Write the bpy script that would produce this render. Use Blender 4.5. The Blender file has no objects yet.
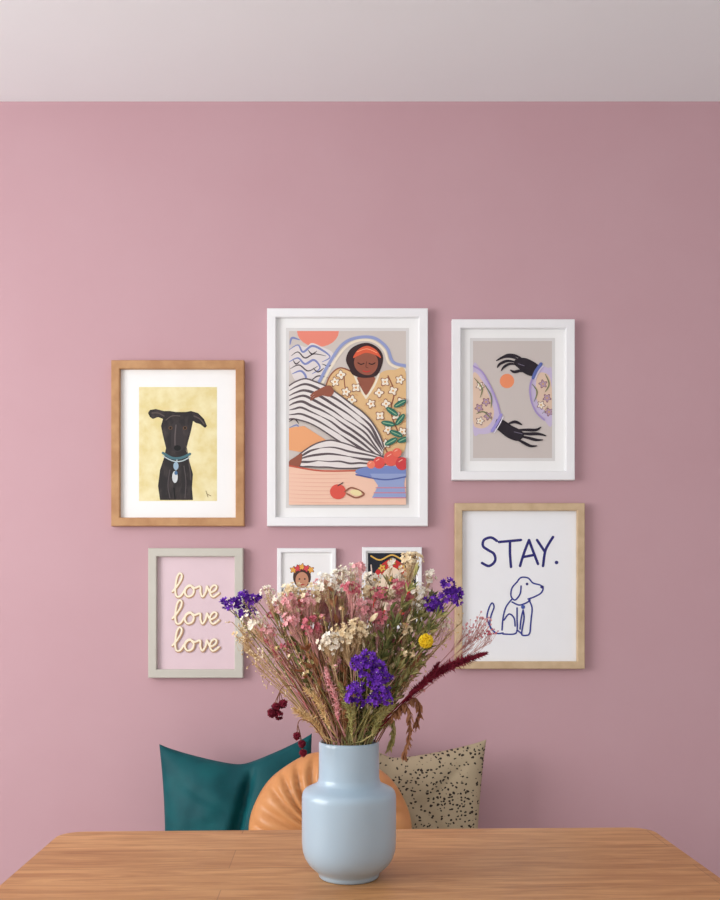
import bpy, bmesh, math, random
from mathutils import Vector, Matrix, noise
random.seed(7)
scene=bpy.context.scene
try:
    scene.view_settings.view_transform='Standard'
except Exception: pass
F=950.0; HY=600.0; CZ=1.15; D=2.61
def P(px,py,depth): # photo pixel at a given distance -> metres
    return Vector(((px-360)*depth/F, depth-D, CZ+(HY-py)*depth/F))
def lin(c):
    r=[]
    for v in c:
        v=v/255.0
        r.append(v/12.92 if v<=0.04045 else ((v+0.055)/1.055)**2.4)
    return (r[0],r[1],r[2],1.0)
MATS={}
def mat(name,col,rough=0.6,col2=None,nscale=20,stretch=(1,1,1),bump=0,bscale=None,spec=0.4,sheen=0,metal=0,coat=0,detail=4,lo=0.35,hi=0.65):
    if name in MATS: return MATS[name]
    m=bpy.data.materials.new(name); m.use_nodes=True
    nt=m.node_tree; b=nt.nodes['Principled BSDF']
    b.inputs['Base Color'].default_value=lin(col)
    b.inputs['Roughness'].default_value=rough
    b.inputs['Specular IOR Level'].default_value=spec
    b.inputs['Metallic'].default_value=metal
    if sheen: 
        b.inputs['Sheen Weight'].default_value=sheen
        b.inputs['Sheen Roughness'].default_value=0.4
        b.inputs['Sheen Tint'].default_value=lin([min(255,c*1.4+20) for c in col])
    if coat: b.inputs['Coat Weight'].default_value=coat
    if col2 is not None or bump:
        tc=nt.nodes.new('ShaderNodeTexCoord'); mp=nt.nodes.new('ShaderNodeMapping')
        mp.inputs['Scale'].default_value=stretch
        nt.links.new(tc.outputs['Object'],mp.inputs['Vector'])
    if col2 is not None:
        n=nt.nodes.new('ShaderNodeTexNoise'); n.inputs['Scale'].default_value=nscale; n.inputs['Detail'].default_value=detail
        nt.links.new(mp.outputs['Vector'],n.inputs['Vector'])
        r=nt.nodes.new('ShaderNodeValToRGB'); r.color_ramp.elements[0].position=lo; r.color_ramp.elements[1].position=hi
        r.color_ramp.elements[0].color=lin(col); r.color_ramp.elements[1].color=lin(col2)
        nt.links.new(n.outputs['Fac'],r.inputs['Fac']); nt.links.new(r.outputs['Color'],b.inputs['Base Color'])
    if bump:
        n2=nt.nodes.new('ShaderNodeTexNoise'); n2.inputs['Scale'].default_value=bscale or nscale; n2.inputs['Detail'].default_value=3
        nt.links.new(mp.outputs['Vector'],n2.inputs['Vector'])
        bp=nt.nodes.new('ShaderNodeBump'); bp.inputs['Strength'].default_value=bump; bp.inputs['Distance'].default_value=0.002
        nt.links.new(n2.outputs['Fac'],bp.inputs['Height']); nt.links.new(bp.outputs['Normal'],b.inputs['Normal'])
    MATS[name]=m; return m
def flat(col):
    return mat('paint_%d_%d_%d'%tuple(col),col,0.55,spec=0.3)
def link(ob,parent=None):
    scene.collection.objects.link(ob)
    if parent: ob.parent=parent
    return ob
def mesh_ob(name,verts,faces,mats,fm=None,smooth=False,parent=None):
    me=bpy.data.meshes.new(name); me.from_pydata([tuple(v) for v in verts],[],faces)
    for m in mats: me.materials.append(m)
    if fm: me.polygons.foreach_set('material_index',fm)
    if smooth: me.polygons.foreach_set('use_smooth',[True]*len(me.polygons))
    me.update()
    return link(bpy.data.objects.new(name,me),parent)
def box(name,x0,x1,y0,y1,z0,z1,m,bev=0,parent=None):
    bm=bmesh.new(); bmesh.ops.create_cube(bm,size=1)
    for v in bm.verts:
        v.co=Vector(((x0+x1)/2+v.co.x*(x1-x0),(y0+y1)/2+v.co.y*(y1-y0),(z0+z1)/2+v.co.z*(z1-z0)))
    if bev: bmesh.ops.bevel(bm,geom=bm.edges[:],offset=bev,segments=2,affect='EDGES')
    me=bpy.data.meshes.new(name); bm.to_mesh(me); bm.free(); me.materials.append(m)
    return link(bpy.data.objects.new(name,me),parent)
def empty(name,loc=(0,0,0)):
    e=bpy.data.objects.new(name,None); e.empty_display_size=0.1; scene.collection.objects.link(e); return e

# ------------------------------------------------------------ room
pink=mat('pink_wall_paint',(196,157,165),0.75,col2=(198,160,168),nscale=3,bump=0.08,bscale=350,spec=0.25)
white=mat('white_ceiling_paint',(242,245,247),0.85,col2=(243,246,248),nscale=4,bump=0.1,bscale=200,spec=0.2)
CEIL=CZ+(HY-101.5)*D/F
WT=0.12
box('wall_back',-2.4-WT,2.4+WT,0,WT,0,CEIL,pink)
box('ceiling',-2.4-WT,2.4+WT,-4.5,WT,CEIL,CEIL+0.1,white)
fl=mat('floor_boards',(186,184,182),0.5,col2=(202,200,197),nscale=6,stretch=(1,9,1))
box('floor',-2.4-WT,2.4+WT,-4.5,WT,-0.1,0,fl)
box('wall_right',2.4,2.4+WT,-4.5,0,0,CEIL,mat('side_wall_paint',(232,232,232),0.85,col2=(234,234,234)))
wl=empty('wall_left'); wm=MATS['side_wall_paint']
y0,y1,z0,z1=-2.9,-1.0,0.85,2.2
box('wall_below',-2.4-WT,-2.4,-4.5,0,0,z0,wm,parent=wl)
box('wall_above',-2.4-WT,-2.4,-4.5,0,z1,CEIL,wm,parent=wl)
box('wall_near',-2.4-WT,-2.4,-4.5,y0,z0,z1,wm,parent=wl)
box('wall_far',-2.4-WT,-2.4,y1,0,z0,z1,wm,parent=wl)
wf=empty('window_1'); wp=mat('window_frame_paint',(240,240,238),0.4,col2=(242,242,240))
for nm,a in (('sill',(y0,y1,z0,z0+.05)),('head',(y0,y1,z1-.05,z1)),('jamb_1',(y0,y0+.05,z0+.05,z1-.05)),('jamb_2',(y1-.05,y1,z0+.05,z1-.05)),('mullion',((y0+y1)/2-.025,(y0+y1)/2+.025,z0+.05,z1-.05))):
    box(nm,-2.49,-2.43,*a,wp,parent=wf)
box('baseboard_back',-2.4,2.4,-0.015,0,0,0.12,wp,bev=0.003)

# ------------------------------------------------------------ flat art helper
def cr(pts,n=6,closed=False):
    if len(pts)<3: return list(pts)
    out=[]; N=len(pts)
    rng=range(N if closed else N-1)
    for i in rng:
        if closed: p0,p1,p2,p3=pts[i-1],pts[i],pts[(i+1)%N],pts[(i+2)%N]
        else: p0=pts[max(i-1,0)];p1=pts[i];p2=pts[i+1];p3=pts[min(i+2,N-1)]
        for k in range(n):
            t=k/n
            out.append(tuple(0.5*((2*b)+(-a+c)*t+(2*a-5*b+4*c-d)*t*t+(-a+3*b-3*c+d)*t**3) for a,b,c,d in zip(p0,p1,p2,p3)))
    if not closed: out.append(tuple(pts[-1]))
    return out
class Art:
    def __init__(s,rect,depth):
        s.rect=rect; s.depth=depth; s.v=[];s.f=[];s.fm=[];s.m=[];s.layer=0
    def add(s,pts,faces,col,offs=None):
        m=col if not isinstance(col,tuple) else flat(col)
        if m not in s.m: s.m.append(m)
        mi=s.m.index(m); s.layer+=1; off=s.layer*0.00004; b=len(s.v)
        x0,yy0,x1,yy1=s.rect
        for i,(x,y) in enumerate(pts):
            x=min(max(x,x0),x1); y=min(max(y,yy0),yy1)
            w=P(x,y,s.depth); w.y-=off+(offs[i] if offs else 0); s.v.append(w)
        for f in faces: s.f.append([b+i for i in f]); s.fm.append(mi)
    def poly(s,pts,col,smooth=False):
        if smooth: pts=cr(pts,6,True)
        s.add(pts,[list(range(len(pts)))],col)
    def rectf(s,x0,y0,x1,y1,col): s.poly([(x0,y0),(x1,y0),(x1,y1),(x0,y1)],col)
    def ell(s,cx,cy,rx,ry,col,rot=0,n=24):
        c,sn=math.cos(rot),math.sin(rot)
        s.poly([(cx+rx*math.cos(a)*c-ry*math.sin(a)*sn,cy+rx*math.cos(a)*sn+ry*math.sin(a)*c) for a in [2*math.pi*i/n for i in range(n)]],col)
    def line(s,pts,w,col,smooth=True,taper=False,closed=False,grad=0.00002):
        q=cr(pts,6,closed) if smooth else list(pts)
        if closed: q.append(q[0])
        V=[];Fc=[];O=[];n=len(q)
        for i,(x,y) in enumerate(q):
            a=q[max(i-1,0)];b=q[min(i+1,n-1)]
            dx,dy=b[0]-a[0],b[1]-a[1]; L=math.hypot(dx,dy) or 1
            ww=w/2
            if taper: ww*=(0.25+0.75*math.sin(math.pi*i/(n-1)))
            V+= [(x-dy/L*ww,y+dx/L*ww),(x+dy/L*ww,y-dx/L*ww)]; O+=[grad*(.1+.8*i/(n-1))]*2
            if i: Fc.append([2*i-2,2*i-1,2*i+1,2*i])
        for j,(x,y) in enumerate((q[0],q[-1])):
            if taper or closed: continue
            b=len(V); V+=[(x+w/2*math.cos(t*math.pi/4),y+w/2*math.sin(t*math.pi/4)) for t in range(8)]; O+=[grad*(0 if j==0 else 1.05)]*8
            Fc.append(list(range(b,b+8)))
        s.add(V,Fc,col,O)
    def flower(s,x,y,r,col,out,cen=None,k=5):
        ph=random.random()*6
        pts=lambda R:[(x+R*(1+.28*math.cos(k*a+ph))*math.cos(a),y+R*(1+.28*math.cos(k*a+ph))*math.sin(a)) for a in [2*math.pi*i/30 for i in range(30)]]
        s.poly(pts(r*1.22),out); s.poly(pts(r),col)
        if cen: s.ell(x,y,r*.3,r*.3,cen,n=8)
    def build(s,name,parent):
        return mesh_ob(name,s.v,s.f,s.m,s.fm,parent=parent)

oak=mat('oak_frame_wood',(176,128,86),0.5,col2=(194,148,104),nscale=25,stretch=(1,1,1),bump=.1)
pale=mat('pale_wood_frame',(192,164,130),0.5,col2=(208,182,148),nscale=25)
whitef=mat('white_frame_lacquer',(240,240,243),0.4,col2=(242,242,245))
greige=mat('greige_frame_paint',(198,194,184),0.5,col2=(202,198,188))
matb=mat('white_mat_board',(244,244,244),0.8,col2=(245,245,245))
def frame(name,outer,w,fm,matcol,inner=None,depth=0.024):
    x0,ya,x1,yb=outer
    e=empty(name)
    dF=D-depth; dB=D-0.001
    a=P(x0,yb,dF); b=P(x1,ya,dF); X0,X1,Z0,Z1=a.x,b.x,a.z,b.z; t=w*dF/F
    bm=bmesh.new()
    prof=[(0,-0.001),(0,-depth+.002),(.0015,-depth),(t-.002,-depth),(t,-depth+.002),(t,-0.006)]
    rings=[]
    for (o,y) in prof:
        rings.append([bm.verts.new((X0+o,y,Z0+o)),bm.verts.new((X1-o,y,Z0+o)),bm.verts.new((X1-o,y,Z1-o)),bm.verts.new((X0+o,y,Z1-o))])
    for r0,r1 in zip(rings,rings[1:]):
        for i in range(4): bm.faces.new((r0[i],r0[(i+1)%4],r1[(i+1)%4],r1[i]))
    bmesh.ops.recalc_face_normals(bm,faces=bm.faces[:])
    me=bpy.data.meshes.new('frame'); bm.to_mesh(me); bm.free(); me.materials.append(fm)
    link(bpy.data.objects.new('frame',me),e)
    box('backing_mat',X0+t-.001,X1-t+.001,-0.010,-0.002,Z0+t-.001,Z1-t+.001,matcol,parent=e)
    return e
AD=D-0.0102

# --- dog portrait
e=frame('framed_greyhound_portrait',(111,360,244,526),8.5,oak,matb)
yel=mat('mottled_yellow_paint',(226,210,150),0.7,col2=(238,228,184),nscale=30,detail=6)
blk=mat('dog_coat_paint',(30,25,27),0.6,col2=(66,56,56),nscale=60,stretch=(1,1,.5),lo=.45,hi=.75)
A=Art((139,387,217,501),AD)
A.rectf(139,387,217,501,yel)
A.poly([(160,500),(158,486),(160,470),(164,458),(166,448),(163,436),(161,426),(163,419),(158,417),(153,419),(150,417),(148,413),(150,410),(156,409),(164,411),(170,411),(176,412),(186,412),(191,411),(198,413),(204,419),(207,426),(205,428),(200,424),(196,423),(193,421),(191,431),(188,442),(186,450),(189,460),(193,474),(192,488),(193,500)],blk)
A.poly([(172,425),(176,422),(181,425),(184,440),(183,449),(177,452),(172,449),(171,440)],(52,46,48),True)
A.line([(176,425),(175,436),(175,445)],1.2,(95,85,85)); A.line([(152,413),(158,413),(164,416)],1.4,(84,72,70)); A.line([(194,416),(200,419),(204,424)],1.4,(84,72,70))
A.line([(166,420),(172,416),(180,416)],1.0,(90,78,76)); A.line([(186,446),(189,462),(191,480)],1.0,(80,70,70))
A.ell(177.5,448,3.6,2.8,(14,12,14))
for ex in (170.5,185): 
    A.ell(ex,428,1.9,1.6,(110,76,48)); A.ell(ex,428,1.2,1.2,(8,8,8))
A.line([(163,453),(172,458),(181,458),(190,454)],2.6,(70,110,120))
A.line([(163,456),(173,461),(182,461),(190,457)],1.0,(190,205,210))
A.line([(177,460),(176,470)],1.2,(170,185,190))
A.ell(176,466,2.6,4,(150,175,195)); A.ell(175,477,2.8,6,(205,210,212)); A.ell(176,473,1.6,2,(70,110,150))
A.line([(170,470),(168,485),(170,498)],1,(80,72,74)); A.line([(184,466),(186,482),(185,498)],1,(80,72,74))
A.line([(174,488),(175,499)],1.2,(12,10,12))
A.line([(207,494),(211,496)],.6,(150,130,90)); A.line([(206,491),(208,497)],.6,(150,130,90))
A.build('artwork',e)

# --- large reclining woman print
e=frame('framed_reclining_woman_print',(267,308,428,526),9,whitef,matb)
A=Art((289,331,406,505),AD)
A.rect=(286,328,409,508); A.rectf(286,328,409,508,(220,218,218)); A.rect=(289,331,406,505)
A.rectf(289,331,406,505,(208,198,192))
A.ell(318,331,21,16,(236,140,122))
dk=(62,50,58); blue=(128,138,190); cream=(240,228,208); brn=(150,92,70); tan=(226,188,138); skin=(150,88,70)
A.poly([(291,372),(289,352),(297,345),(306,347),(312,343),(322,347),(332,352),(336,362),(328,372),(318,380),(300,384)],(226,218,218),True)
for q in ([(289,350),(298,345),(303,352),(312,346),(322,350),(330,357),(322,362)],[(289,362),(298,358),(305,364),(314,360),(320,368),(312,374)],[(292,374),(301,371),(306,378),(300,386)],[(300,340),(292,338),(290,345)]):
    A.line(q,2.2,blue,taper=True)
for q in ([(291,356),(298,352),(305,358),(314,354),(326,356)],[(290,369),(299,365),(308,371),(318,366)],[(322,364),(330,366),(336,360)],[(310,382),(318,376),(328,378)],[(293,360),(296,364),(300,361)],[(308,350),(312,354),(317,351)],[(313,368),(318,372),(324,368)]):
    A.line(q,1.3,dk,taper=True)
for i in range(9):
    A.line([(289,386+i*6),(294+random.random()*6,383+i*6),(299,388+i*6)],1.3,blue if i%2 else dk,taper=True)
A.poly([(289,428),(304,426),(326,440),(320,450),(300,452),(289,450)],(236,168,120))
A.line([(318,384),(330,362),(342,345),(356,338),(374,338),(387,348),(393,362),(406,366)],3,(150,160,205))
A.line([(322,384),(333,364),(345,348),(357,341),(372,341),(384,350),(390,364),(406,370)],2.4,cream)
A.poly([(324,392),(330,376),(340,368),(352,372),(360,382),(372,382),(382,372),(394,370),(406,374),(406,444),(396,454),(384,454),(378,434),(358,412),(336,398)],tan,True)
A.poly([(357,378),(366,376),(375,378),(371,388),(366,395),(361,388)],skin,True)
A.line([(354,374),(360,388),(366,398)],2,cream); A.line([(379,374),(374,386),(366,398)],2,cream)
A.line([(324,392),(330,376),(340,368),(352,372)],1.4,brn); A.line([(328,394),(348,403),(364,415),(378,434),(388,454)],1.6,brn)
A.line([(388,376),(394,392),(391,412),(398,432)],1.3,brn); A.line([(344,376),(346,390),(356,402)],1.1,brn)
A.poly([(349,368),(346,360),(349,351),(357,345),(368,343),(378,348),(383,357),(381,368),(376,376),(364,378),(353,375)],(56,36,38),True)
A.poly([(354,362),(357,355),(366,352),(375,355),(378,362),(376,370),(370,375),(362,374),(356,369)],skin,True)
A.poly([(353,358),(358,350),(367,346),(376,350),(381,358),(375,355),(366,353),(358,356)],(222,96,66),True)
A.line([(357,352),(367,349),(377,353)],.8,(246,160,120))
A.line([(358,363),(361,364.5),(364,363.5)],1.0,(30,15,20)); A.line([(369,363.5),(372,364.5),(375,363)],1.0,(30,15,20))
A.line([(366.5,362),(366,367),(368,368)],.7,(96,50,42)); A.line([(363,371),(366.5,372),(370,371)],1.2,(200,60,56))
for (x,y) in ((335,382),(341,375),(346,392),(352,400),(385,382),(400,380),(379,393),(393,391),(356,388),(371,404),(386,404),(401,402),(380,416),(396,416),(388,430),(402,432),(386,444)):
    A.flower(x,y,3.5,(244,234,216),brn,(222,160,90),k=random.choice([4,5]))
for k in range(34):
    x=random.uniform(338,404); y=random.uniform(384,440)
    if x>330+(y-376)*.95 and not (355<x<378 and y<400): A.line([(x,y),(x+3.5,y+random.uniform(-3,3))],1.1,(206,126,74),taper=True)
def band(Aa,Bb,n,base,col,w):
    a=cr(Aa,6);b=cr(Bb,6)
    A.poly(a+b[::-1],base)
    for k in range(n+1):
        t=k/n
        L=[(p[0]*(1-t)+q[0]*t+random.uniform(-.6,.6),p[1]*(1-t)+q[1]*t+random.uniform(-.6,.6)) for p,q in list(zip(a,b))[::3]]
        if k in (0,n): A.line(L,1.4,col)
        else:
            h=random.randint(3,max(4,len(L)-4)); A.line(L[:h+1],w*random.uniform(1.2,1.9),col,taper=True); A.line(L[h:],w*random.uniform(1.2,1.9),col,taper=True)
band([(289,386),(306,379),(328,388),(350,403),(372,422),(384,448)],[(289,420),(300,420),(318,428),(338,440),(358,452),(380,463)],7,(232,225,223),(96,84,88),1.5)
band([(300,455),(312,446),(330,441),(350,446),(370,452),(386,458)],[(298,466),(308,467),(328,468),(350,469),(368,468),(384,465)],4,(232,225,223),(96,84,88),1.5)
A.poly([(322,388),(330,386),(334,392),(330,397),(322,396),(316,398),(314,394)],skin,True)
for k in range(3): A.line([(323,390+k*2.4),(316,392+k*2.6),(311,396+k*2.2)],1.6,skin)
A.poly([(302,454),(300,466),(291,467),(289,462),(294,458)],skin,True)
A.poly([(289,466),(320,470),(356,470),(406,462),(406,505),(289,505)],(242,200,178))
for k in range(8):
    y=474+k*4; A.line([(289,y),(310+random.random()*20,y+1),(350,y-1+random.random()*2)],.7,(232,176,154),taper=True)
A.line([(289,466),(320,471),(356,471)],1.6,(196,92,74))
for (x,y,r) in ((392,412,.6),(400,404,-.5),(388,424,.2),(400,420,-.9),(396,434,.4),(404,440,-.3),(391,442,-.5)):
    A.ell(x,y,7,2.8,(52,112,96),rot=r); A.line([(x-5*math.cos(r),y-5*math.sin(r)),(x+5*math.cos(r),y+5*math.sin(r))],.8,(150,190,150))
A.ell(385,472,30,6,(122,140,196)); A.poly([(370,474),(406,474),(404,484),(408,498),(372,498),(378,486)],(150,164,208))
A.line([(356,475),(384,480),(406,477)],1.4,(82,96,160)); 
for q in ((376,488),(374,493),(374,498)): A.line([(q[0],q[1]),(406,q[1])],1.0,(206,130,150))
for (x,y,r,c) in ((379,463,6,(222,84,78)),(391,459,7.5,(226,96,84)),(402,464,6.5,(206,66,70)),(371,465,4,(238,130,104)),(397,453,4.5,(232,110,90))):
    A.ell(x,y,r,r,c); A.line([(x-r*.5,y-r*.3),(x,y-r*.6)],.8,(250,190,170))
A.ell(338,492,8,7.5,(220,88,76)); A.line([(338,486),(343,483)],1,dk)
A.line([(345,492),(352,488),(364,494),(356,498),(347,494)],1.5,brn); A.ell(356,493,6,3,(240,222,170),rot=.2)
A.build('artwork',e)

# --- hands print
e=frame('framed_hands_print',(452,319,575,480),9,whitef,matb)
A=Art((470,338,555,461),AD)
A.rectf(470,338,555,461,(220,218,218)); A.rect=(473,341,552,458); A.rectf(473,341,552,458,(204,194,190))
ink=(38,30,40); lil=(200,186,216)
A.ell(507,381,7.2,7.2,(238,146,104))
A.poly([(540,366),(548,368),(552,372),(552,424),(544,420),(536,412),(531,400),(530,386),(534,374)],lil,True)
A.poly([(538,374),(550,378),(552,412),(542,408),(536,396)],(224,196,176),True)
A.poly([(473,366),(482,372),(490,386),(497,402),(500,414),(497,428),(490,433),(480,434),(473,430)],lil,True)
A.poly([(473,374),(483,382),(490,398),(494,414),(488,426),(478,428),(473,420)],(224,196,176),True)
for (x,y) in ((543,384),(547,398),(541,405),(549,412),(480,386),(486,402),(479,408),(488,416),(480,421)):
    A.flower(x,y,3.0,random.choice([(238,226,210),(214,150,140),(180,150,170)]),(126,82,92),(214,170,90))
for q in ([(532,384),(537,392),(534,402)],[(545,374),(549,384),(545,392)],[(474,378),(482,388),(480,398)],[(484,384),(491,396),(491,408)],[(476,414),(484,412),(492,420)],[(542,414),(548,406)]):
    A.line(q,1.3,(120,128,90),taper=True)
A.line([(473,366),(482,372),(490,386),(497,402),(500,414)],1.6,(170,150,205)); A.line([(534,374),(530,386),(531,400),(536,412),(544,420)],1.6,(170,150,205))
A.poly([(538,370),(533,376),(525,374),(518,368),(514,364),(516,359),(524,358),(532,361),(539,366)],ink,True)
A.line([(520,361),(512,357),(504,357),(496,361)],3,ink,taper=True); A.line([(518,363),(508,361),(500,364),(497,368)],2.8,ink,taper=True)
A.line([(518,365),(510,364),(504,367),(501,371)],2.6,ink,taper=True); A.line([(524,360),(516,356),(508,355),(502,357)],2.6,ink,taper=True)
A.line([(526,372),(520,371),(514,372),(510,370)],3,ink,taper=True)
A.line([(533,378),(536,371),(541,364)],3.2,(96,110,176)); A.line([(535,379),(539,371),(543,366)],1.2,(222,214,234))
A.poly([(497,419),(503,420),(512,426),(520,430),(524,435),(518,441),(508,438),(500,432),(495,427)],ink,True)
A.line([(516,430),(526,430),(536,430),(541,427)],3,ink,taper=True); A.line([(518,433),(528,434),(538,434),(546,436)],3.2,ink,taper=True)
A.line([(518,436),(528,438),(536,440),(543,440)],3,ink,taper=True); A.line([(514,438),(522,442),(530,446),(537,446)],3,ink,taper=True)
A.line([(508,424),(515,422),(522,425)],3,ink,taper=True)
A.line([(501,415),(497,423),(492,431)],3,(160,150,214)); A.line([(503,417),(499,425),(494,433)],1.1,(236,230,244))
A.line([(514,432),(522,434)],.6,(120,110,130)); A.line([(524,366),(518,364)],.6,(120,110,130))
A.build('artwork',e)

# --- love print
e=frame('framed_love_print',(148,548,243,678),8.5,greige,mat('blush_paper',(224,200,208),0.7,col2=(226,202,210)))
A=Art((156,556,235,670),AD)
lv=[(0,18),(4,13.5),(8.5,6.5),(9.3,1.8),(7,0.3),(4.6,4),(3.2,11),(2.8,18),(4.2,22.8),(8,22.5),(12,17),(15.5,13.2),(19,12.5),(16.2,12.2),(13,15),(12.6,20),(15.4,23),(19.6,21.5),(21.4,17),(19.4,13.2),(22.5,14.6),(27,13),(28,14.5),(28,19),(30,23.2),(33.2,18.5),(34.4,13),(35.5,15),(38,18.8),(43,16.5),(44,13),(41.2,12),(38,15.5),(37.8,20.5),(41,23.2),(46.5,19.5)]
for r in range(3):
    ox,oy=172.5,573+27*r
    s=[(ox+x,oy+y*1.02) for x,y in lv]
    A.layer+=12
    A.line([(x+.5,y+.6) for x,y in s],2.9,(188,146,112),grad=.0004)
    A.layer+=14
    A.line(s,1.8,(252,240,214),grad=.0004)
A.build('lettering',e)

# --- STAY print
e=frame('framed_stay_dog_print',(455,503,585,669),7.5,pale,mat('white_paper',(242,243,247),0.6,col2=(243,244,248)))
A=Art((463,511,577,661),AD); nv=(44,42,116)
for s in ([(497,541),(491,537.5),(484,540),(483,546),(488,550),(494,554),(495,561),(489,566),(482,563)],):
    A.line(s,2.6,nv)
for s in ([(499,542),(510,541),(521,540)],[(510,541),(510,554),(511,567)],[(520,566),(524,553),(529,540)],[(529,540),(533,551),(538,564)],[(523,557),(534,555)],[(537,540),(541,546),(545,552)],[(553,537),(548,545),(545,552),(543,566)]):
    A.line(s,2.6,nv)
A.ell(556.5,562.5,1.8,1.8,nv)
for s in ([(517,582),(521,577.5),(528,578),(533,583),(540,585),(543,588),(541,593),(534,597),(528,599)],
          [(517,582),(512,588),(511,596),(515,600),(520,594),(521,586)],
          [(512,599),(506,607),(503,618),(502,630)],
          [(503,633),(496,633),(490,626),(491,616),(494,607),(492,603),(489,608),(487,618),(491,629)],
          [(529,600),(532,608),(531,620),(530,632)],[(530,632),(528,635),(522,635),(522,630),(524,618),(523,610)],
          [(517,608),(517,618),(517,630),(514,634),(503,634)],[(504,620),(509,614),(514,618),(515,626)],
          [(517,630),(522,634)],[(512,602),(519,605),(526,603),(530,600)],[(523,610),(521,619),(520,629)]):
    A.line(s,1.5,(48,56,140))
A.ell(527,584,1.3,1.3,nv); A.ell(542,587,1.8,1.5,nv); A.ell(523,607,2,2,(70,90,170))
A.build('drawing_and_lettering',e)

# --- small prints
e=frame('small_framed_portrait_print',(277,548,336,629),4.5,whitef,matb,depth=.018)
A=Art((284,555,329,622),AD); A.rectf(284,555,329,622,(240,239,240))
A.poly([(290,622),(291,604),(297,596),(308,598),(316,604),(318,622)],(190,60,60),True)
A.ell(302,577,9,11,(70,45,40)); A.ell(302,580,6.5,8,(196,140,112)); 
for i in range(5): A.flower(293.5+i*4.3,567-abs(2-i)*-1.4,2.6,(214,70,80) if i%2 else (230,170,80),(120,40,50))
A.ell(299.5,579,.9,.8,ink); A.ell(304.8,579,.9,.8,ink); A.line([(300,584.5),(304,584.5)],1,(170,50,50)); A.line([(300,590),(302,592),(305,590)],1.2,(220,170,60))
A.build('artwork',e)
e=frame('small_framed_ornament_print',(362,547,422,629),4.5,whitef,matb,depth=.018)
A=Art((368,553,416,623),AD); A.rectf(368,553,416,623,(28,32,44))
A.poly([(375,612),(373,580),(380,566),(392,559),(404,566),(411,580),(409,612)],(196,50,48),True)
A.poly([(380,608),(378,584),(384,572),(392,567),(400,572),(406,584),(404,608)],(236,214,190),True)
for (x,y) in ((392,562),(382,568),(402,568),(377,580),(407,580),(384,592),(400,592),(392,580)): A.flower(x,y,3,(230,176,80),(60,90,60),(190,40,50))
A.line([(371,556),(380,560),(392,555),(404,560),(413,556)],1.5,(226,180,90)); A.line([(371,565),(373,590),(371,618)],1.2,(220,200,190)); A.line([(413,565),(411,590),(413,618)],1.2,(220,200,190))
A.build('artwork',e)

# ------------------------------------------------------------ bench (behind the table)
bn=empty('storage_bench'); bw=mat('bench_paint',(205,190,175),0.5,col2=(208,194,179))
SEAT=0.40
box('seat',-.85,.75,-.52,-.02,SEAT-.04,SEAT,bw,bev=.006,parent=bn)
box('base',-.82,.72,-.48,-.03,0,SEAT-.04,bw,parent=bn)

# ------------------------------------------------------------ cushions
def cushion(name,W,H,T,m,loc,rz=0,roll=0,lean=0.2,chop=.06,pinch=.1,seed=1,n=60,chopc=0.0,creases=(),wr=1.0):
    V=[];Fc=[]
    for side in (1,-1):
        for j in range(n+1):
            for i in range(n+1):
                u=-1+2*i/n; v=-1+2*j/n
                u=math.sin(u*math.pi/2); v=math.sin(v*math.pi/2)
                x=W/2*u*(1-pinch*(1-v*v)); z=H/2*v*(1-pinch*.6*(1-u*u))
                t=T/2*(max(0,(1-u*u)*(1-v*v)))**0.40
                d=abs(u-chopc)/(1+abs(chopc)*(1 if (u<chopc)==(chopc>0) else -1))
                vv=((v+1)/2)**1.4
                z-=chop*max(0,1-math.sqrt(d*d+.012))**.85*vv
                t*=1-.30*math.exp(-(d/.25)**2)*vv
                p=Vector((x*9+seed*7,side*3,z*9))
                w=(noise.noise(p)*.010+noise.noise(p*2.3)*.006+noise.noise(p*4.5)*.002)*wr
                edge=(1-u**4)*(1-v**4)
                cre=0
                for (cx,cy,ang,wd,dep,ln) in creases:
                    a=(u-cx)*math.cos(ang)+(v-cy)*math.sin(ang); bb=-(u-cx)*math.sin(ang)+(v-cy)*math.cos(ang)
                    cre-=dep*math.exp(-(bb/wd)**2)*math.exp(-(a/ln)**4)
                V.append(Vector((x,-side*(t+(w+cre)*edge if t>0 else 0),z)))
    N=(n+1)**2
    for s in range(2):
        for j in range(n):
            for i in range(n):
                a=s*N+j*(n+1)+i; q=[a,a+1,a+n+2,a+n+1]
                Fc.append(q if s==0 else q[::-1])
    ob=mesh_ob(name,V,Fc,[m],smooth=True)
    bm=bmesh.new(); bm.from_mesh(ob.data); bmesh.ops.remove_doubles(bm,verts=bm.verts[:],dist=1e-4)
    bmesh.ops.recalc_face_normals(bm,faces=bm.faces[:]); bm.to_mesh(ob.data); bm.free()
    ob.data.polygons.foreach_set('use_smooth',[True]*len(ob.data.polygons))
    M=Matrix.Rotation(rz,4,'Z')@Matrix.Rotation(-lean,4,'X')@Matrix.Rotation(roll,4,'Y')
    for v in ob.data.vertices: v.co=M@v.co
    mz=min(v.co.z for v in ob.data.vertices); my=max(v.co.y for v in ob.data.vertices)
    ob.location=(loc[0],min(loc[1],-my-.004),SEAT-mz+.001)
    return ob
teal=mat('teal_velvet',(2,72,80),0.6,col2=(6,88,94),nscale=12,sheen=.15,bump=.15,bscale=300,spec=.25)
cushion('teal_velvet_cushion',.395,.385,.16,teal,((239-360)*2.42/F,-.19),roll=-.07,lean=.2,chop=.066,pinch=.05,seed=2,chopc=.06,wr=.7,
        creases=((.08,.25,1.35,.06,.040,.65),(-.45,.4,-.5,.07,.006,.4),(.5,.3,.75,.08,.008,.45)))
sp=bpy.data.materials.new('spotted_linen'); sp.use_nodes=True; nt=sp.node_tree; b=nt.nodes['Principled BSDF']; b.inputs['Roughness'].default_value=.9; b.inputs['Specular IOR Level'].default_value=.15
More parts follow.
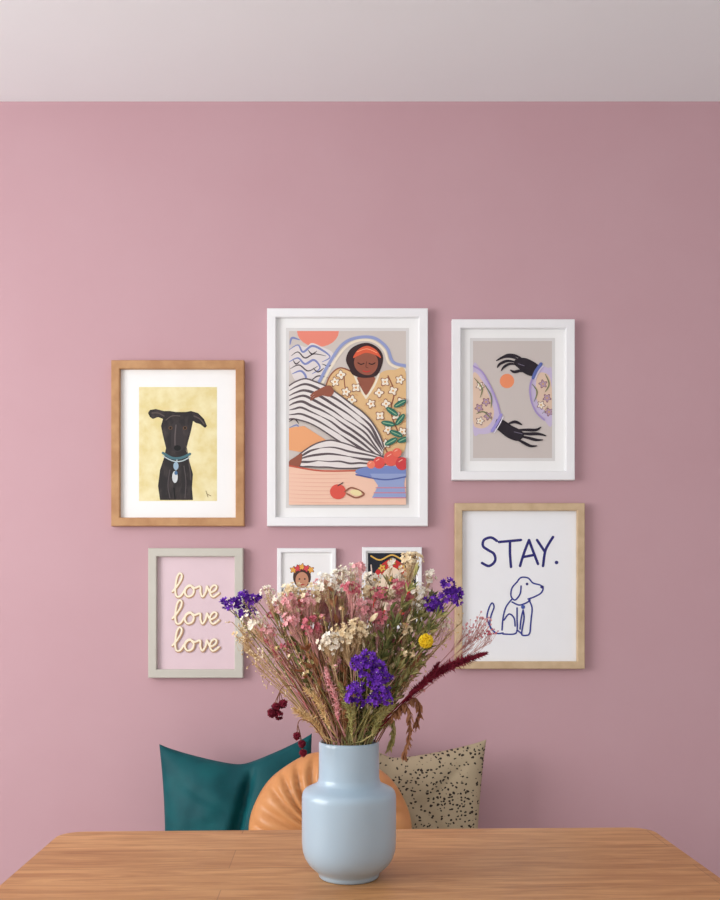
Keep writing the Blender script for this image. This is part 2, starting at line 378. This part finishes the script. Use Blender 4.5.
tc=nt.nodes.new('ShaderNodeTexCoord'); nz=nt.nodes.new('ShaderNodeTexNoise'); nz.inputs['Scale'].default_value=80
mx=nt.nodes.new('ShaderNodeMix'); mx.data_type='VECTOR'; mx.inputs[0].default_value=.010
nt.links.new(tc.outputs['Object'],nz.inputs['Vector']); nt.links.new(tc.outputs['Object'],mx.inputs[4]); nt.links.new(nz.outputs['Color'],mx.inputs[5])
mp=nt.nodes.new('ShaderNodeMapping'); mp.inputs['Scale'].default_value=(1,.2,1.25); nt.links.new(mx.outputs[1],mp.inputs['Vector'])
vo=nt.nodes.new('ShaderNodeTexVoronoi'); vo.inputs['Scale'].default_value=96; vo.inputs['Randomness'].default_value=.75
nt.links.new(mp.outputs['Vector'],vo.inputs['Vector'])
rp=nt.nodes.new('ShaderNodeValToRGB'); rp.color_ramp.elements[0].position=.28; rp.color_ramp.elements[1].position=.36
rp.color_ramp.elements[0].color=lin((50,42,38)); rp.color_ramp.elements[1].color=lin((174,158,132))
nt.links.new(vo.outputs['Distance'],rp.inputs['Fac']); nt.links.new(rp.outputs['Color'],b.inputs['Base Color'])
cushion('spotted_cushion',.385,.395,.13,sp,((407-360)*2.42/F,-.17),roll=.09,lean=.2,chop=.070,pinch=.04,seed=5,chopc=-.25,wr=.8,
        creases=((.5,.5,.8,.08,.010,.4),(.4,-.1,-.9,.08,.008,.4)))
def round_cushion(name,R,T,m,loc,lean):
    NT=360; V=[];Fc=[]
    prof=[(0.02,.42),(0.05,.46),(0.10,.68),(0.16,.80),(0.25,.89),(0.35,.95),(0.45,.99),(0.55,1.0),(0.65,.98),(0.75,.91),(0.83,.81),(0.89,.69),(0.94,.53),(0.975,.36),(0.995,.16),(1.0,0)]
    full=[(r,h) for r,h in prof]+[(r,-h) for r,h in prof[-2::-1]]
    for (r,h) in full:
        for k in range(NT):
            a=2*math.pi*k/NT
            aa=a+.4*r
            pl=math.sin(28*aa+1.0*math.sin(3*aa+.5)+.8*math.sin(7*aa)+.5*math.sin(9*r+5*aa))
            pl2=1-2*(1-(pl+1)/2)**1.7
            amp=.0095*min(1,(1-r)*4+.15)*min(1,r*3)*(.75+.25*math.sin(5*aa+2))
            rr=r*R*(1+.006*math.sin(5*a)+.004*math.sin(11*a))
            y=-(h*T/2)-(amp*pl2*(1 if h>=0 else -1)*(0 if h==0 else 1))
            V.append(Vector((rr*math.cos(a),y,rr*math.sin(a))))
    L=len(full)
    for j in range(L-1):
        for k in range(NT):
            Fc.append([j*NT+k,j*NT+(k+1)%NT,(j+1)*NT+(k+1)%NT,(j+1)*NT+k])
    Fc.append(list(range(NT))); Fc.append(list(range((L-1)*NT,L*NT))[::-1])
    b=len(V); 
    for j,(r,h) in enumerate(((.022,.0),(.02,.006),(.012,.010),(.002,.0115))):
        for k in range(24):
            a=2*math.pi*k/24; V.append(Vector((r*math.cos(a),-T/2*.42-h-.001,r*math.sin(a))))
    for j in range(3):
        for k in range(24): Fc.append([b+j*24+k,b+j*24+(k+1)%24,b+(j+1)*24+(k+1)%24,b+(j+1)*24+k])
    Fc.append([b+72+k for k in range(24)])
    M=Matrix.Rotation(-lean,4,'X'); V=[M@v for v in V]
    ob=mesh_ob(name,V,Fc,[m],smooth=True)
    bm=bmesh.new(); bm.from_mesh(ob.data); bmesh.ops.recalc_face_normals(bm,faces=bm.faces[:]); bm.to_mesh(ob.data); bm.free()
    mz=min(v.z for v in V); ob.location=(loc[0],loc[1],SEAT-mz+.001); return ob
org=mat('apricot_satin_velvet',(204,138,84),0.38,col2=(212,148,94),nscale=15,sheen=.1)
round_cushion('round_pleated_cushion',.194,.12,org,((330-360)*2.25/F,2.265-D),.15)

# ------------------------------------------------------------ table
def table():
    e=empty('dining_table')
    wood=bpy.data.materials.new('oak_table_wood'); wood.use_nodes=True; nt=wood.node_tree; b=nt.nodes['Principled BSDF']
    b.inputs['Roughness'].default_value=.42; b.inputs['Specular IOR Level'].default_value=.38
    tc=nt.nodes.new('ShaderNodeTexCoord'); mp=nt.nodes.new('ShaderNodeMapping'); mp.inputs['Scale'].default_value=(2.6,26,26)
    nt.links.new(tc.outputs['Object'],mp.inputs['Vector'])
    n=nt.nodes.new('ShaderNodeTexNoise'); n.inputs['Scale'].default_value=2.2; n.inputs['Detail'].default_value=9; n.inputs['Roughness'].default_value=.66; n.inputs['Distortion'].default_value=.8
    nt.links.new(mp.outputs['Vector'],n.inputs['Vector'])
    r=nt.nodes.new('ShaderNodeValToRGB'); r.color_ramp.elements[0].position=.3; r.color_ramp.elements[1].position=.68
    r.color_ramp.elements[0].color=lin((170,114,66)); r.color_ramp.elements[1].color=lin((220,168,114))
    nt.links.new(n.outputs['Fac'],r.inputs['Fac'])
    mp2=nt.nodes.new('ShaderNodeMapping'); mp2.inputs['Location'].default_value=(.9,.03,0); nt.links.new(tc.outputs['Object'],mp2.inputs['Vector'])
    br=nt.nodes.new('ShaderNodeTexBrick'); br.inputs['Scale'].default_value=1; br.inputs['Brick Width'].default_value=1.4; br.inputs['Row Height'].default_value=.105
    br.inputs['Mortar Size'].default_value=.0007; br.inputs['Color1'].default_value=(1,1,1,1); br.inputs['Color2'].default_value=(.84,.80,.76,1); br.inputs['Mortar'].default_value=(.6,.55,.5,1)
    nt.links.new(mp2.outputs['Vector'],br.inputs['Vector'])
    mx=nt.nodes.new('ShaderNodeMix'); mx.data_type='RGBA'; mx.blend_type='MULTIPLY'; mx.inputs[0].default_value=1
    nt.links.new(r.outputs['Color'],mx.inputs[6]); nt.links.new(br.outputs['Color'],mx.inputs[7]); nt.links.new(mx.outputs[2],b.inputs['Base Color'])
    bp=nt.nodes.new('ShaderNodeBump'); bp.inputs['Strength'].default_value=.12; bp.inputs['Distance'].default_value=.001
    nt.links.new(n.outputs['Fac'],bp.inputs['Height']); nt.links.new(bp.outputs['Normal'],b.inputs['Normal'])
    W=1.035; L=.92; R=.045; TH=.028
    bm=bmesh.new(); pts=[]
    for cx,cy,a0 in ((W/2-R,-R,0),(-W/2+R,-R,90),(-W/2+R,-L+R,180),(W/2-R,-L+R,270)):
        for k in range(9):
            a=math.radians(a0+k*11.25); pts.append((cx+R*math.cos(a),cy+R*math.sin(a)))
    f=bm.faces.new([bm.verts.new((x,y,-TH)) for x,y in pts])
    g=bmesh.ops.extrude_face_region(bm,geom=[f]); 
    for v in g['geom']:
        if isinstance(v,bmesh.types.BMVert): v.co.z=0
    bm.normal_update(); bmesh.ops.recalc_face_normals(bm,faces=bm.faces[:])
    ed=[q for q in bm.edges if abs(q.verts[0].co.z-q.verts[1].co.z)<1e-6]
    bmesh.ops.bevel(bm,geom=ed,offset=.006,segments=3,affect='EDGES')
    me=bpy.data.meshes.new('tabletop'); bm.to_mesh(me); bm.free(); me.materials.append(wood)
    t=link(bpy.data.objects.new('tabletop',me),e)
    for i,(x,y) in enumerate(((-.44,-.08),(.44,-.08),(-.44,-.84),(.44,-.84))):
        bm=bmesh.new(); bmesh.ops.create_cone(bm,segments=20,radius1=.018,radius2=.03,depth=.75-TH,cap_ends=True)
        for v in bm.verts: v.co+=Vector((x,y,-TH-(.75-TH)/2))
        me=bpy.data.meshes.new('leg'); bm.to_mesh(me); bm.free(); me.materials.append(wood)
        link(bpy.data.objects.new('leg_%d'%(i+1),me),e)
    box('apron_back',-.42,.42,-.09,-.07,-TH-.07,-TH,wood,parent=e); box('apron_front',-.42,.42,-.85,-.83,-TH-.07,-TH,wood,parent=e)
    box('apron_side_1',-.45,-.43,-.82,-.1,-TH-.07,-TH,wood,parent=e); box('apron_side_2',.43,.45,-.82,-.1,-TH-.07,-TH,wood,parent=e)
    e.location=(-.003,1.662-D,.75); e.rotation_euler=(0,0,math.radians(1.8))
table()

# ------------------------------------------------------------ vase
DV=1.374; VX=(349-360)*DV/F; VY=DV-D
prof=[(0,0.003),(.036,0.003),(.038,0),(.0415,0),(.0435,.002),(.044,.005),(.0455,.008),(.052,.0135),(.0585,.020),(.0635,.028),(.0668,.038),(.0680,.049),(.0681,.06),(.0681,.112),(.0678,.117),(.0664,.1215),(.0636,.1248),(.0596,.127),(.052,.1305),(.0475,.1328),(.0455,.1352),(.0446,.1385),(.0441,.1395),(.0438,.142),(.0436,.150),(.0436,.188),(.0432,.1915),(.042,.1932),(.0408,.1928),(.0402,.190),(.040,.145),(.045,.128),(.06,.118),(.063,.10),(.062,.05),(.05,.02),(0,.012)]
NS=96; V=[];Fc=[]
for r,z in prof:
    for k in range(NS):
        a=2*math.pi*k/NS; V.append((max(r,1e-5)*math.cos(a),max(r,1e-5)*math.sin(a),z*1.012))
for j in range(len(prof)-1):
    for k in range(NS): Fc.append([j*NS+k,j*NS+(k+1)%NS,(j+1)*NS+(k+1)%NS,(j+1)*NS+k])
cer=mat('pale_blue_ceramic',(166,188,205),0.30,col2=(168,190,207),nscale=8,spec=.5,coat=.2)
vase=mesh_ob('ceramic_vase',V,Fc,[cer],smooth=True); vase.location=(VX,VY,.7503)

# ------------------------------------------------------------ bouquet
class Bq:
    def __init__(s): s.v=[];s.f=[];s.fm=[];s.m=[]
    def mi(s,m):
        if m not in s.m: s.m.append(m)
        return s.m.index(m)
    def raw(s,vs,fs,m):
        b=len(s.v); s.v+=vs; k=s.mi(m)
        for f in fs: s.f.append([b+i for i in f]); s.fm.append(k)
    def tube(s,pts,r0,r1,m,sides=4):
        vs=[];fs=[];n=len(pts)
        for i,p in enumerate(pts):
            d=(pts[min(i+1,n-1)]-pts[max(i-1,0)]).normalized()
            a=d.orthogonal().normalized() if abs(d.y)>.95 else d.cross(Vector((0,1,0))).normalized(); b=d.cross(a)
            r=r0+(r1-r0)*i/(n-1)
            for k in range(sides):
                t=2*math.pi*k/sides; vs.append(p+a*r*math.cos(t)+b*r*math.sin(t))
            if i:
                for k in range(sides):
                    fs.append([(i-1)*sides+k,(i-1)*sides+(k+1)%sides,i*sides+(k+1)%sides,i*sides+k])
        s.raw(vs,fs,m)
    def ico(s,c,r,m,jit=.2,sc=(1,1,1)):
        vs=[c+Vector((v.x*sc[0],v.y*sc[1],v.z*sc[2]))*r*(1+random.uniform(-jit,jit)) for v in ICO[0]]
        s.raw(vs,ICO[1],m)
    def floret(s,c,n,r,m,k=5,cup=.4,cen=None):
        n=n.normalized(); a=n.orthogonal().normalized(); b=n.cross(a); vs=[];fs=[]; ph=random.random()*6
        for i in range(k):
            t=ph+2*math.pi*i/k; w=math.pi/k*.95
            d=lambda q:a*math.cos(q)+b*math.sin(q)
            j=len(vs)
            vs+=[c,c+d(t-w)*r*.7+n*r*cup*.5,c+d(t)*r*random.uniform(.85,1.15)+n*r*cup,c+d(t+w)*r*.7+n*r*cup*.5]
            fs.append([j,j+1,j+2,j+3])
        s.raw(vs,fs,m)
        if cen: s.ico(c+n*r*.15,r*.28,cen)
    def leaf(s,base,dirn,L,w,m,curl=.3,n=5):
        d=dirn.normalized(); side=d.cross(rv()).normalized(); up=d.cross(side); vs=[];fs=[]
        for i in range(n+1):
            t=i/n; ww=w*math.sin(math.pi*min(1,t*.93+.07))**.8
            c=base+d*L*t+up*curl*L*t*t
            vs+=[c-side*ww+up*ww*.5,c,c+side*ww+up*ww*.5]
            if i:
                q=3*i; fs+=[[q-3,q-2,q+1,q],[q-2,q-1,q+2,q+1]]
        s.raw(vs,fs,m)
def rv():
    while True:
        v=Vector((random.uniform(-1,1),random.uniform(-1,1),random.uniform(-1,1)))
        if .05<v.length<1: return v.normalized()
bm=bmesh.new(); bmesh.ops.create_icosphere(bm,subdivisions=1,radius=1)
ICO=([v.co.copy() for v in bm.verts],[[v.index for v in f.verts] for f in bm.faces]); bm.free()
B=Bq()
c_=lambda n,a,b:mat(n,a,.8,col2=b,nscale=90,spec=.15)
st_tan=c_('dry_stem_tan',(204,176,136),(172,138,98)); st_pink=c_('dry_stem_pink',(196,136,134),(218,168,160)); st_grn=c_('dry_stem_olive',(132,130,80),(164,156,104)); st_brn=c_('dry_stem_brown',(116,78,60),(150,108,82))
wh=c_('gypsophila_white',(252,246,234),(238,224,204)); pk=c_('dusty_pink_petals',(226,150,158),(242,190,190)); pk2=c_('rose_petals',(200,98,116),(224,138,148)); crm=c_('cream_petals',(246,230,198),(228,200,158))
pu=c_('purple_statice',(108,46,176),(134,74,200)); pu2=c_('dark_violet_statice',(70,28,130),(98,44,162)); bur=c_('burgundy_plume',(110,26,46),(142,42,62)); yl=c_('yellow_craspedia',(232,190,30),(244,214,60))
ol=c_('olive_dry_leaf',(146,142,84),(184,172,118)); ol2=c_('sage_dry_leaf',(92,98,56),(130,132,84)); br_=c_('brown_dry_leaf',(150,98,68),(182,132,98)); wht=c_('wheat_bristle',(228,198,148),(206,168,116))
MZ=.75+.195
def mouth(t,spread=.8):
    dx=t.x-VX; dy=t.y-VY; 
    return Vector((VX+max(-.031,min(.031,dx*.2+random.uniform(-.012,.012))),VY+max(-.02,min(.02,dy*.3+random.uniform(-.012,.012))),MZ))
def stem(px,py,dy=0,m=None,r=.0009,bow=None,r1=None):
    t=P(px,py,DV+dy); a=mouth(t)
    L=(t-a).length
    c=a.lerp(t,.5)+Vector((0,0,L*(random.uniform(.02,.14) if bow is None else bow)))+Vector((random.uniform(-.008,.008),random.uniform(-.01,.01),0))
    pts=[a+Vector(((a.x-VX)*-.3,0,-.07))]
    N=9
    for i in range(N+1):
        u=i/N; pts.append(a*(1-u)**2+c*2*u*(1-u)+t*u*u)
    B.tube(pts,r,r1 or r*.6,m or random.choice([st_tan,st_pink,st_grn,st_brn]))
    return pts
def spray(px,py,rad,m,n=30,fr=.0028,dy=None,sm=None,flat_=.8,cen=None,ball=False):
    dy=random.uniform(-.05,.05) if dy is None else dy
    sm=sm or st_tan
    pts=stem(px,py+rad*.9,dy,sm,.0008)
    t=P(px,py,DV+dy); R=rad*DV/F; root=pts[-3]
    for i in range(n):
        o=rv(); o=Vector((o.x*R,o.y*R*.8,o.z*R*flat_))*random.uniform(.35,1.05); q=t+o
        k=root.lerp(pts[-1],random.random())
        mid=k.lerp(q,.5)+Vector((0,0,-.004))+rv()*.003
        B.tube([k,mid,q],.00035,.00025,sm,3)
        if ball: B.ico(q,fr*random.uniform(.5,.9),m,.25)
        else:
            B.floret(q,(o.normalized()+Vector((0,-.6,.5))),fr*random.uniform(.7,1.3),m,5,.5,cen)
            if random.random()<.5: B.floret(q,(o.normalized()+Vector((0,-.6,.5))),fr*.6,m,4,1.2)
for i in range(75):
    u=random.random(); x=275+u*150; y=random.uniform(625,690)-20*math.sin(math.pi*u)
    dy=random.uniform(-.06,.06); p=stem(x,y,dy)
    for k in range(5): B.floret(p[-1]+rv()*.003,rv()+Vector((0,-.5,.5)),.003,random.choice([pk,crm,ol,wht]),5,.7)
for i in range(120):
    u=random.uniform(0,1); x=280+u*155+random.uniform(-8,8); y=random.uniform(590,705)
    if y>650: x=349+(x-349)*(742-y+30)/130
    dy=random.uniform(-.05,.06); p=stem(x,y,dy,random.choice([st_grn,st_tan]))
    mm=random.choice([ol,ol2,ol,crm,br_,wht,ol2])
    for k in range(3,len(p)):
        if p[k].z<MZ+.02: continue
        for q in range(2):
            d=(p[k]-p[k-1]).normalized()+rv()*.7; B.leaf(p[k],d,random.uniform(.010,.020),random.uniform(.0018,.0036),mm,random.uniform(-.4,.4),4)
for (x,y) in ((398,600),(408,618),(416,634),(404,648),(412,596),(424,620),(392,628),(384,650),(398,668),(408,660),(380,600),(390,585),(414,576),(402,612),(420,608),(428,632),(396,640),(436,618),(430,600),(424,650),(416,666)):
    p=stem(x,y,random.uniform(-.05,.04),st_grn)
    for k in range(2,len(p)):
        for q in range(6):
            B.leaf(p[k]+rv()*.002,(p[k]-p[k-1]).normalized()+rv()*.6,random.uniform(.012,.022),.0022,random.choice([ol,ol2]),.3,3)
# sparse tan twigs reaching outwards
for (x,y) in ((236,636),(246,650),(232,622),(252,662),(262,676),(256,606),(268,596),(240,628),(444,622),(452,634),(440,646),(462,622),(448,612)):
    p=stem(x,y,random.uniform(-.03,.03),st_tan,.0009,bow=random.uniform(.02,.10))
    for k in range(5,len(p)):
        for q in range(3):
            o=p[k]+rv()*random.uniform(.006,.014); B.tube([p[k],o],.0003,.0002,st_tan,3); B.ico(o,.0013,random.choice([crm,wht]),.2)
for (x,y,r,n) in ((294,592,12,55),(312,594,12,50),(328,582,12,40),(352,574,14,50),(372,578,10,36),(412,560,12,55),(406,574,11,40),(346,635,15,110),(332,642,13,70),(357,628,12,70),(396,594,12,40),(282,600,10,30),(268,592,9,22),(420,590,11,34),(365,590,10,34),(318,612,10,30),(255,620,14,30),(246,636,12,22),(270,650,14,20),(440,622,12,20),(340,590,10,34),(300,606,10,30),(340,574,8,22),(392,562,6,14),(430,576,8,16),(422,606,9,26),(408,628,9,24)):
    spray(x,y,r,random.choice([wh,wh,crm]),n,.0036,cen=None,dy=(-.06 if 625<y<645 and 325<x<360 else None))
PK=[pk,pk,pk2]; pi_=0
for (x,y,r,n) in ((285,606,12,50),(300,612,12,50),(322,600,12,55),(335,590,12,50),(312,625,12,50),(345,600,12,55),(365,606,12,50),(380,618,12,45),(330,615,12,55),(395,606,10,36),(352,588,9,30),(298,632,12,40),(372,640,11,40),(275,612,10,30),(318,640,10,40),(343,618,12,50),(400,586,9,26),(290,600,9,34),(360,566,7,16),(380,594,9,28),(308,655,9,30),(322,662,9,30),(392,640,9,30),(336,658,9,30),(268,630,9,24),(290,645,9,26),(320,584,8,22),(306,600,11,40),(326,606,11,40),(292,620,10,34),(354,612,10,36),(410,600,9,26)):
    pi_+=1; spray(x,y,r,PK[pi_%3],n,.0038,sm=st_pink,dy=random.uniform(-.06,.03))
for (x,y,r,n) in ((482,622,13,34),(492,632,9,20),(474,636,9,16),(466,628,8,12)):
    spray(x,y,r,random.choice([pk2,pk]),n,.0022,dy=.02,sm=st_pink,ball=True)
for (x,y,r,n) in ((243,640,10,20),(258,655,12,18),(285,670,14,18),(437,600,10,12),(270,632,10,20),(450,625,10,16)):
    spray(x,y,r,crm,n,.002,sm=st_tan,ball=True)
def statice(px,py,rad,n,dy,dirx=0,st=True):
    if st: stem(px,py+rad*.7,dy,st_grn,.0012)
    t=P(px,py,DV+dy); R=rad*DV/F
    for i in range(n):
        o=rv()*random.uniform(.2,1)**.5; q=t+Vector((o.x*R,o.y*R*.8,o.z*R*.9))
        m=random.choice([pu,pu,pu2])
        B.floret(q,o+Vector((0,-.4,.3)),random.uniform(.003,.0048),m,5,.9,None)
        if random.random()<.12: B.ico(q+o*.003,.0009,wh)
for a in ((232,604,7,26),(226,603,5,14),(243,597,6,22),(250,599,6,22),(243,612,7,26),(252,612,5,16),(259,600,4,10)): statice(*a,0.0+random.uniform(-.01,.01))
for a in ((431,603,8,34),(437,607,6,22),(448,586,8,34),(455,594,8,34),(447,597,7,26),(458,600,5,14)): statice(*a,-.02)
for a in ((358,662,7,32),(368,657,6,26),(366,670,8,36),(378,666,7,30),(376,680,8,40),(384,676,7,30),(382,692,8,38),(373,700,6,20),(357,690,8,34),(350,698,5,16),(360,702,4,12),(387,700,5,16)): statice(*a,-.07)
p=stem(426,646,-.05,st_grn,.0011); c=P(426,641,DV-.05)
for i in range(260):
    o=rv(); B.ico(c+o*.0094,.0013,yl,.2)
B.ico(c,.0094,yl,.02)
def plume(path,dy,m,w,n,L=.008):
    q=[P(x,y,DV+dy) for x,y in path]; q=[Vector(v) for v in cr([tuple(v) for v in q],8)]
    a=mouth(q[0]); B.tube([a+Vector((0,0,-.06)),a,a.lerp(q[0],.5)+Vector((0,0,-.003)),q[0]],.0011,.001,m); B.tube(q,.0011,.0005,m)
    for i in range(n):
        t=random.random(); k=int(t*(len(q)-1)); k2=min(k+1,len(q)-1); p=q[k].lerp(q[k2],random.random()); d=(q[k2]-q[max(k-1,0)]).normalized()
        ww=w*math.sin(math.pi*min(1,.1+.87*t))**.7
        B.leaf(p,d*.8+rv()*ww/w,L*random.uniform(.5,1.1)*(.5+.5*ww/w),.0007,m,.2,2)
        if random.random()<.5: B.ico(p+rv()*ww*.45,.0011,m,.3)
plume([(410,694),(430,678),(448,667),(466,660),(484,654)],-.03,bur,.010,1100,.013)
plume([(404,702),(418,688),(430,676),(438,664)],-.02,bur,.008,420,.010)
plume([(385,705),(402,680),(412,668),(420,655)],-.03,br_,.006,280,.010)
plume([(322,735),(314,722),(304,716),(296,710)],-.04,wht,.006,260,.014)
plume([(330,728),(322,710),(316,698),(306,690)],-.05,wht,.006,260,.012)
plume([(338,720),(336,700),(330,684),(326,670)],-.05,pk,.007,300,.010)
plume([(352,735),(350,715),(346,700),(340,685)],-.06,ol,.006,260,.012)
plume([(372,735),(378,722),(384,712),(392,706)],-.05,ol,.006,260,.012)
for x0,y0 in ((268,640),(256,628),(282,655),(295,648)):
    plume([(x0+28,y0+38),(x0+18,y0+24),(x0+8,y0+10),(x0,y0)],random.uniform(-.03,.03),random.choice([wht,pk2,st_pink]),.004,160,.007)
for i in range(26):
    stem(random.uniform(262,330),random.uniform(620,670),random.uniform(-.06,.03),random.choice([st_pink,st_brn,st_tan]),.0011,bow=random.uniform(-.02,.08))
def droop(path,dy,ends,m,r):
    q=[P(x,y,DV+dy) for x,y in path]; q=[Vector(v) for v in cr([tuple(v) for v in q],6)]
    B.tube(q,.0009,.0006,st_brn)
    for x,y in ends:
        c=P(x,y,DV+dy); k=q[-4]; B.tube([k,k.lerp(c,.5)+Vector((0,0,.002)),c],.0006,.0005,st_brn)
        for i in range(34): 
            o=rv(); B.floret(c+o*r*.55+Vector((0,0,-abs(o.z)*r*.4)),o,r*.75,m,4,.3)
droop([(330,742),(312,715),(298,690),(284,686),(277,698)],-.03,[(276,706),(283,703),(279,714),(272,712)],bur,.0065)
droop([(325,742),(312,724),(300,720),(297,730)],-.05,[(297,735),(302,743),(303,752)],bur,.0055)
def hang(path,dy,m):
    q=[P(x,y,DV+dy) for x,y in path]; q=[Vector(v) for v in cr([tuple(v) for v in q],6)]
    B.tube(q,.0009,.0005,st_brn)
    for p in q[6:]:
        for k in range(3): B.leaf(p,Vector((random.uniform(-.5,.5),random.uniform(-.5,.5),-1)),random.uniform(.010,.017),.0022,m,random.uniform(-.4,.4),4)
hang([(376,742),(392,716),(404,704),(410,716),(408,738),(404,752)],-.02,br_)
hang([(374,742),(384,722),(392,718),(393,732),(389,746)],0,ol)
hang([(378,742),(396,712),(414,698),(420,708),(416,722)],0,br_)
bq=mesh_ob('dried_flower_bouquet',B.v,B.f,B.m,B.fm)
print('bouquet faces',len(B.f))

# ------------------------------------------------------------ light
def area(name,loc,target,sx,sy,power,col):
    l=bpy.data.lights.new(name,'AREA'); l.shape='RECTANGLE'; l.size=sx; l.size_y=sy; l.energy=power; l.color=col
    o=bpy.data.objects.new(name,l); scene.collection.objects.link(o); o.location=loc
    o.rotation_euler=(Vector(target)-Vector(loc)).to_track_quat('-Z','Y').to_euler(); return o
area('window_daylight',(-2.40,-1.95,1.52),(1.0,-1.2,1.35),1.8,1.25,58,(1.0,.995,.985))
w=bpy.data.worlds.new('room_ambient'); scene.world=w; w.use_nodes=True
w.node_tree.nodes['Background'].inputs['Color'].default_value=(1,.993,.985,1); w.node_tree.nodes['Background'].inputs['Strength'].default_value=1.0

cam=bpy.data.cameras.new('camera'); co=bpy.data.objects.new('camera',cam); scene.collection.objects.link(co)
cam.lens=36*F/900; cam.sensor_width=36; cam.sensor_fit='AUTO'; cam.shift_y=(HY-450)/900.0
co.location=(0,-D,CZ); co.rotation_euler=(math.radians(90),0,0); cam.clip_start=.05
scene.camera=co
